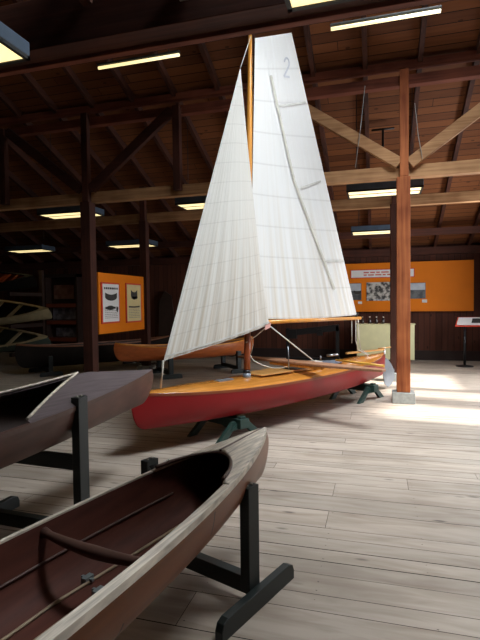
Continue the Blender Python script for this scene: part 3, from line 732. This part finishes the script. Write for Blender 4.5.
# sail number
def digit2():
    mb = MB(); P = []
    for k in range(9): a = radians(165 - 200*k/8); P.append((.5+.36*cos(a), .72+.26*sin(a)))
    P += [(.12, .03), (.9, .03)]
    c0 = (1.17, 4.66); s_w, s_h = .14, .26
    C = []
    for a, b in P:
        u, v = inv(c0[0] + a*s_w, c0[1] + b*s_h + a*.03); 
        C.append(Vector((-(c0[0]+a*s_w-(tb+te)/2), 0, c0[1]+b*s_h+a*.03-ZB)) + Vector((0, main_pt(u, v, .014).y, 0)))
    for i in range(len(C)-1):
        d = (C[i+1]-C[i]).normalized(); sd = d.cross(Vector((0, 1, 0))).normalized()*.014; e = d*.008
        mb.quad(C[i]-sd-e, C[i+1]-sd+e, C[i+1]+sd+e, C[i]+sd-e)
    mb.build('sail_number', M['num'], mn)
digit2()
# boom
mb = MB(); mb.tube([T(.50, 0, 1.345), T(3.12, 0, 1.325)], .03, 10, [.03, .026]); bm = mb.build('boom', M['mast'], rc)
mb = MB(); mb.tube([T(2.96, 0, 1.35), T(3.04, 0, 1.40)], .016, 8); mb.build('boom_end_fitting', M['blk'], bm)
# jib, near side of the mast
JT, JC, JH = T(-.96, .10, 1.0), T(.68, .13, 1.31), T(.27, .08, 4.46)
def jib_pt(u, v, lift=0):
    foot = JT.lerp(JC, u); p = foot.lerp(JH, v)
    belly = .13*sin(pi*u)*sin(pi*min(1, v*.85+.15))*(1-v)**.5
    pl = .010*sin(u*46+v*9)*(1-v)**2*(.3+.7*u)
    sag = .07*sin(pi*u)*(1-v)**6
    hollow = .03*sin(pi*v)*(u)
    return p + Vector((hollow, NS*(belly+pl+lift), 0))
mb = MB(); mb.grid(lambda i, j: jib_pt(i, j*.995), 90, 50, uv=True); jb = mb.build('jib', M['jib'], rc)
def jedge(u, name, wd=.02):
    strip([(u, k/30*.99) for k in range(31)], wd, name, M['seamc'], jb, jib_pt, .01)
jedge(.008, 'luff_tape'); strip([(k/30, .012) for k in range(31)], .02, 'foot_tape', M['seamc'], jb, jib_pt, .01)
mb = MB(); mb.prism([JC+Vector((.10, NS*.02, -.06)), JC+Vector((.0, NS*.02, -.03)), JC+Vector((-.02, NS*.02, .03)), JC+Vector((.09, NS*.02, .0))], (0, NS*.006, 0)); mb.build('clew_patch', M['pink'], jb)
# rigging ropes, all in one part each
def rope(pts, name='rope', r=.007, m='rope'):
    mb = MB(); mb.tube(pts, r, 6); mb.build(name, M[m], rc)
mt = T(.50, .04, 4.93)
rope([JH, mt], 'jib_halyard', .006); rope([JT, T(-.93, 0, .70)], 'tack_lashing', .01)
def world_pt(px, py, off):
    """point on the boat plane offset off to the near side"""
    c = C0 + Vector((DR.y, -DR.x))*off; d = ray(px, py); n = Vector((DR.y, -DR.x))
    k = (n.x*c.x+n.y*c.y)/(n.x*d.x+n.y*d.y); p = Vector((0, 0, H)) + d*k
    t_ = (Vector((p.x, p.y))-C0).dot(DR); return T(t_, off, p.z)
rope([JC, T(1.62, .28, .68)], 'jib_sheet', .009)
rope([JC, world_pt(256, 336, .0), T(.36, .03, 1.10)], 'jib_sheet', .007)
rope([world_pt(250, 355, .03), world_pt(254, 361, .03), world_pt(262, 365, .03), world_pt(272, 368, .05), world_pt(284, 368, .05)], 'slack_line', .007)
rope([world_pt(251, 336, .02), world_pt(253, 345, .02), world_pt(251, 354, .02)], 'slack_line', .004)
# main sheet falls from the boom end
rope([T(2.98, .0, 1.31), T(2.98, .0, .95), T(3.02, .02, .8), T(3.25, .05, .70), T(3.2, .1, .66)], 'main_sheet', .008)
rope([T(3.02, .02, 1.31), T(3.04, .02, 1.0), T(3.1, .02, .80), T(3.3, .05, .70)], 'main_sheet', .008)
rope([T(2.86, .0, 1.31), T(2.86, .0, .92)], 'reefing_line', .006)
mb = MB(); a_ = world_pt(289, 372, .1); b_ = world_pt(288, 346, .1); mb.tube([a_, b_], .008, 8); mb.tube([a_, a_+Vector((0, 0, -.02))], .03, 10); mb.build('cleat_post', M['steel'], rc)
mb = MB()
def blob(mb, c, rx, ry, rz_, sd=3):
    rnd = random.Random(sd)
    def fn(i, j):
        a = 2*pi*i; b = pi*(j-.5); k = 1+.14*sin(3*a+sd)*cos(b)+.08*sin(5*a)*cos(2*b)
        return Vector((c[0]+rx*k*cos(a)*cos(b), c[1]+ry*k*sin(a)*cos(b), c[2]+rz_*k*sin(b)))
    mb.grid(fn, 18, 9)
blob(mb, T(1.75, .05, .70), .2, .1, .045, 2); mb.build('sail_bundle', M['wcloth'], rc)
mb = MB(); blob(mb, T(2.12, .08, .675), .24, .13, .04, 5); mb.build('cockpit_cover', M['cloth'], rc)
mb = MB(); mb.tube([T(2.3, -.1, .76), T(2.45, .0, .77)], .02, 8); mb.tube([T(2.2, -.15, .70), T(2.2, -.15, .76)], .012, 8); mb.build('block', M['steel'], rc)
# sliding seat across the hull
pz = .76; pa, pb = on(240, 357.5, 2, pz), on(384, 372, 2, pz)
def tol(p):
    q = Vector((p.x, p.y)) - C0; return T(q.dot(DR), q.dot(Vector((DR.y, -DR.x))), p.z)
a, b = tol(pa), tol(pb); d = (b-a).normalized(); sd = Vector((-d.y, d.x, 0))
mb = MB(); prof = [(-1, .05), (-.8, .085), (-.3, .12), (.3, .12), (.8, .085), (1, .05)]
c_ = (a+b)/2; hl = (b-a).length/2
mb.prism([c_+d*q*hl-sd*w_ for q, w_ in prof] + [c_+d*q*hl+sd*w_ for q, w_ in reversed(prof)], (0, 0, .03)); ss = mb.build('sliding_seat', M['plank'], rc, bevel=.006)
for e in (-.11, .11): mb = MB(); mb.beam(c_+d*-.5+sd*e*.9+Vector((0, 0, -.02)), c_+d*.4+sd*e*.9+Vector((0, 0, -.02)), .03, .035); mb.build('seat_rail', M['varn'], rc)
a, b = tol(on(336, 360, 2, .80)), tol(on(384, 366, 2, .80)); mb = MB(); mb.tube([a, b], .016, 8, [.014, .018]); mb.build('tiller_extension', M['yel'], rc)
mb = MB(); mb.beam(T(2.7, 0, .77), T(3.9, .0, .74), .035, .03); mb.build('tiller', M['varn_l'], rc)
mb = MB(); mb.tube([T(3.75, -.02, .765), T(4.12, .02, .765)], .012, 8); mb.build('rudder_yoke', M['varn_l'], rc)
prof = [world_pt(x, y, 0) for x, y in ((382.5, 357), (386, 358), (390, 362), (394, 370), (394.5, 378), (391.5, 384), (388, 387), (384.5, 384), (383, 376), (382.8, 366))]
mb = MB(); mb.prism([q - Vector((0, .006, 0)) for q in prof], (0, .012, 0)); mb.build('rudder', M['alu'], rc, bevel=.003)
mb = MB(); mb.tube([T(3.93, 0, .5), T(3.93, 0, .76)], .014, 8); mb.build('rudder_pin', M['steel'], rc)

# trestles
def trestle(label, ctr, rz, hgt, wid=.5, spread=.62, cross=True):
    """ridge beam across the hull (local y), A legs spread along local x"""
    t = thing('sawhorse', label, 'sawhorse', (ctr.x, ctr.y, 0), rz, 'green sawhorses under the red canoe')
    mb = MB(); mb.box((-.07, -wid/2-.1, hgt-.11), (.07, wid/2+.1, hgt)); mb.build('ridge_beam', M['green'], t, bevel=.004)
    for sy in (-1, 1):
        for sx in (-1, 1):
            mb = MB(); mb.hexa([(sx*spread/2-.065, sy*wid/2-.025, 0), (sx*spread/2+.065, sy*wid/2-.025, 0), (sx*spread/2+.065, sy*wid/2+.025, 0), (sx*spread/2-.065, sy*wid/2+.025, 0),
                                (sx*.06-.06, sy*wid/2-.025, hgt-.03), (sx*.06+.06, sy*wid/2-.025, hgt-.03), (sx*.06+.06, sy*wid/2+.025, hgt-.03), (sx*.06-.06, sy*wid/2+.025, hgt-.03)])
            mb.build('leg', M['green'], t, bevel=.004)
        mb = MB(); mb.prism([(-.16, sy*(wid/2+.025), hgt*.5), (.16, sy*(wid/2+.025), hgt*.5), (.06, sy*(wid/2+.025), hgt-.04), (-.06, sy*(wid/2+.025), hgt-.04)], (0, sy*.018, 0)); mb.build('gusset', M['green'], t)
    for sy in (-1, 1):
        mb = MB(); mb.box((-.04, sy*(wid/2+.04)-.03, hgt-.02), (.04, sy*(wid/2+.04)+.03, hgt+.025)); mb.build('chock', M['green'], t, bevel=.004)
trestle('dark green sawhorse under the bow half of the red canoe', C0, rzr, .245, .5, .62)
trestle('dark green sawhorse under the stern half of the red canoe', C0 + DR*3.0, rzr, .256, .52, .66)

# ------------------------------------------------------------------ canoes behind
s1, s2 = Vector((-4.55, 9.75)), Vector((-3.35, 10.85)); do = (s2-s1).normalized(); rzo = math.atan2(do.y, do.x)
HO = Hull(3.3, .40, .31, .12, .03, .16, 2.2, .5); co_ = s1 - do*1.08 + do*1.65
make_canoe('cedar_canoe', 'orange-brown canoe on low stands behind the jib', 'canoe', HO, M['hull_o'], M['hull_oi'], M['varn'], (co_.x, co_.y, .36), rzo)
o1 = make_stand('low dark stand left of the jib tack, under the orange-brown canoe', (s1.x, s1.y, 0), rzo, gap=.86, hgt=.5, m=M['black'], sag=.13, pw=.09, footlen=.46)
o2 = copy_tree(o1); o2.location = (s2.x, s2.y, 0); o2['label'] = 'low dark stand behind the mast foot, under the orange-brown canoe'
ka, kb = Vector((-7.85, 9.0)), Vector((-5.5, 12.1)); dk = (kb-ka).normalized(); rzk = math.atan2(dk.y, dk.x); HK = Hull((kb-ka).length, .40, .48, .09, .02, .2, 2.4, .5); ck = (ka+kb)/2
make_canoe('dark_canoe', 'dark-hulled canoe with brown rim below the poster board', 'canoe', HK, M['hull_k'], M['hull_ki'], M['brownk'], (ck.x, ck.y, .16), rzk)
for q, lab in ((.62, 'low dark stand at the left end of the dark-hulled canoe'), (3.0, 'low dark stand at the far end of the dark-hulled canoe')):
    p = ka+dk*q; make_stand(lab, (p.x, p.y, 0), rzk, gap=.9, hgt=.45, m=M['black'], sag=.26, footlen=.5)

# boat rack at far left with three stored boats
RX0, RX1, RY = -12.6, -8.75, 10.9
rk = thing('boat_rack', 'dark timber rack holding stored boats at far left', 'boat rack', (-10.4, RY, 0))
for x in (-11.9, -9.3):
    for y in (RY+.85,):
        mb = MB(); mb.box((x-.05, y-.05, 0), (x+.05, y+.05, 2.6)); mb.build('upright', M['case'], rk, world=True)
    for z in (.30, 1.05, 1.91):
        mb = MB(); mb.box((x-.04, RY-.45, z-.05), (x+.04, RY+.8, z+.05)); mb.build('arm', M['case'], rk, world=True)
for (z, lab, o_, i_, g_, nm, tip, heel) in (
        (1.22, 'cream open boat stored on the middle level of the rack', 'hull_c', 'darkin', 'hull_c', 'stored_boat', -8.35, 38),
        (.47, 'grey-green open boat stored on the lowest level of the rack', 'hull_v', 'hull_v', 'hull_c', 'stored_boat', -8.4, 36),
        (2.08, 'red-brown ribbed boat stored on the top level of the rack', 'hull_k', 'hull_r', 'hull_k', 'stored_boat', -8.8, 34)):
    HB = Hull(4.2, .48, .32, .05, .02, .12, 1.35, .5)
    b = make_canoe(nm, lab, 'boat', HB, M[o_], M[i_], M[g_], (tip-2.1, RY+.1, z), 0, heel=radians(heel), gw=.05, n=24)
    deck(HB, b, M[g_], .74, .86, .8, crown=.02, power=.6)
    for a in (.45, .1, -.3):
        mb = MB(); bb_ = HB.b(a)-.01; mb.beam((a*2.1, -bb_, HB.zs(a)-.04), (a*2.1+.08, bb_, HB.zs(a)-.04), .13, .02); mb.build('thwart', M[g_ if nm and z != 2.08 else 'hull_r'], b)
    if z > 2:
        for a in (.86, .7, .56): 
            mb = MB(); bb_ = HB.b(a)-.01; mb.beam((a*2.1, -bb_, HB.zs(a)-.02), (a*2.1, bb_, HB.zs(a)-.02), .05, .03); mb.build('rib', M['hull_r'], b)

# dark showcase with pictures on the back wall (left)
cx0, cx1 = -10.45, -9.2; CY = 13.3
ca_ = thing('showcase', 'dark wall case with shelves and three pictures, left of the dark post', 'display case', ((cx0+cx1)/2, CY, 0))
mb = MB(); mb.box((cx0, CY+.3, .1), (cx1, CY+.36, 2.5)); mb.box((cx0, CY, 0), (cx0+.07, CY+.36, 2.6)); mb.box((cx1-.07, CY, 0), (cx1, CY+.36, 2.6)); mb.box((cx0, CY, 2.5), (cx1, CY+.36, 2.6)); mb.box((cx0, CY, 0), (cx1, CY+.36, .15)); mb.build('case_body', M['case'], ca_, world=True)
for z in (.5, 1.05, 1.6):
    mb = MB(); mb.box((cx0+.07, CY, z-.07), (cx1-.07, CY+.3, z+.05)); mb.build('shelf', M['shelfw'], ca_, world=True)
for (a, b, z0, z1, m_, lab) in ((-10.25, -9.5, 1.80, 2.26, 'dusk', 'pinkish landscape picture, topmost in the dark wall case'), (-10.3, -9.4, 1.13, 1.5, 'lake', 'pale blue-grey picture in the middle of the dark wall case'), (-10.2, -9.45, .57, .86, 'lake', 'dim blue-grey picture, lowest in the dark wall case')):
    mb = MB(); mb.box((a, CY+.24, z0), (b, CY+.27, z1)); tag(mb.build('picture', M[m_]), lab, 'picture')

# leaning dark board on the back wall
mb = MB(); q = [(-6.50, .02), (-6.05, .02), (-5.92, .7), (-6.12, 1.85), (-6.35, 2.0), (-6.52, 1.7)]
mb.prism([(x, 13.45 + z*.12, z) for x, z in q], (0, .05, 0)); tag(mb.build('leaning_board', M['case'], bevel=.004), 'dark shaped board leaning on the back wall left of the jib', 'board')

# black frame stand behind the sailing canoe
fs = thing('work_stand', 'black frame stand by the back wall, below the boom', 'stand', (-1.65, 12.4, 0))
for x in (-2.26, -.98):
    mb = MB(); mb.box((x-.04, 12.36, .08), (x+.04, 12.44, .98 if x > -2 else .93)); mb.build('post', M['blk'], fs, world=True)
    mb = MB(); mb.box((x-.04, 12.0, 0), (x+.04, 12.8, .09)); mb.build('foot', M['blk'], fs, world=True)
mb = MB(); mb.beam((-2.3, 12.4, .79), (-.94, 12.4, .95), .08, .16); mb.box((-2.28, 12.34, .66), (-2.02, 12.46, .90)); mb.box((-1.5, 12.34, .74), (-1.36, 12.46, .9)); mb.build('top_rail', M['blk'], fs, world=True)
mb = MB(); mb.box((-2.26, 12.37, .1), (-.98, 12.43, .17)); mb.build('cross_bar', M['blk'], fs, world=True)

# cream cabinet by the back wall with small things on top
cb = thing('cream_cabinet', 'cream flat-fronted cabinet on black base behind the reddish post', 'cabinet', (.2, 13.0, 0))
mb = MB(); mb.box((-.52, 12.85, .1), (.9, 13.3, 1.0)); mb.build('body', M['creambox'], cb, bevel=.008, world=True)
for x in (-.42, .72): mb = MB(); mb.box((x-.07, 12.9, 0), (x+.07, 13.25, .1)); mb.build('foot', M['blk'], cb, world=True)
mb = MB(); mb.box((-.54, 12.83, 1.0), (.92, 13.32, 1.02)); mb.build('top', M['creambox'], cb, world=True)
jar_labs = ['small dark bottle with pale cap, leftmost on the cream cabinet', 'small dark bottle with pale cap, second from left on the cream cabinet', 'small dark bottle with pale cap, third from left on the cream cabinet', 'small dark bottle with pale cap, nearest the dark post on the cream cabinet']
for k, x in enumerate((-.38, -.2, -.03, .14)):
    j = thing('bottle', jar_labs[k], 'bottle', (x, 12.98, 1.02), group='bottles on the cream cabinet')
    mb = MB(); mb.tube([(0, 0, 0), (0, 0, .02), (0, 0, .1), (0, 0, .13), (0, 0, .16)], .04, 12, [.04, .045, .045, .02, .018]); mb.build('glass_body', M['glass'], j)
    mb = MB(); mb.tube([(0, 0, .16), (0, 0, .185)], .021, 10); mb.build('cap', M['cork'], j)

# information lectern at right
lt = thing('lectern_sign', 'tilted white information panel on a thin black pole by the right edge', 'sign stand', (2.02, 12.6, 0))
mb = MB(); mb.tube([(2.02, 12.6, 0), (2.02, 12.6, .02), (2.02, 12.6, .04)], .2, 24, [.2, .2, .06]); mb.build('base', M['blk'], lt, world=True)
mb = MB(); mb.tube([(2.02, 12.6, .02), (2.02, 12.6, .98)], .03, 10); mb.build('pole', M['blk'], lt, world=True)
def sl(u, v, o=0): return Vector((1.78 + u*.75 + .10*v, 12.42 + v*.30 - o*.55, .97 + v*.20 + o*.8))
mb = MB(); mb.prism([sl(0, 0), sl(1, 0), sl(1, 1), sl(0, 1)], (0, -.008, .02)); pn = mb.build('panel', M['frame'], lt, world=True)
mb = MB(); mb.prism([sl(.03, .08, .03), sl(.97, .08, .03), sl(.97, .94, .03), sl(.03, .94, .03)], (0, -.001, .002)); mb.build('sheet', M['paper'], lt, world=True)
mb = MB(); mb.prism([sl(.45, .3, .036), sl(.8, .3, .036), sl(.8, .8, .036), sl(.45, .8, .036)], (0, -.0005, .001)); mb.build('printed_photo', M['ink'], lt, world=True)
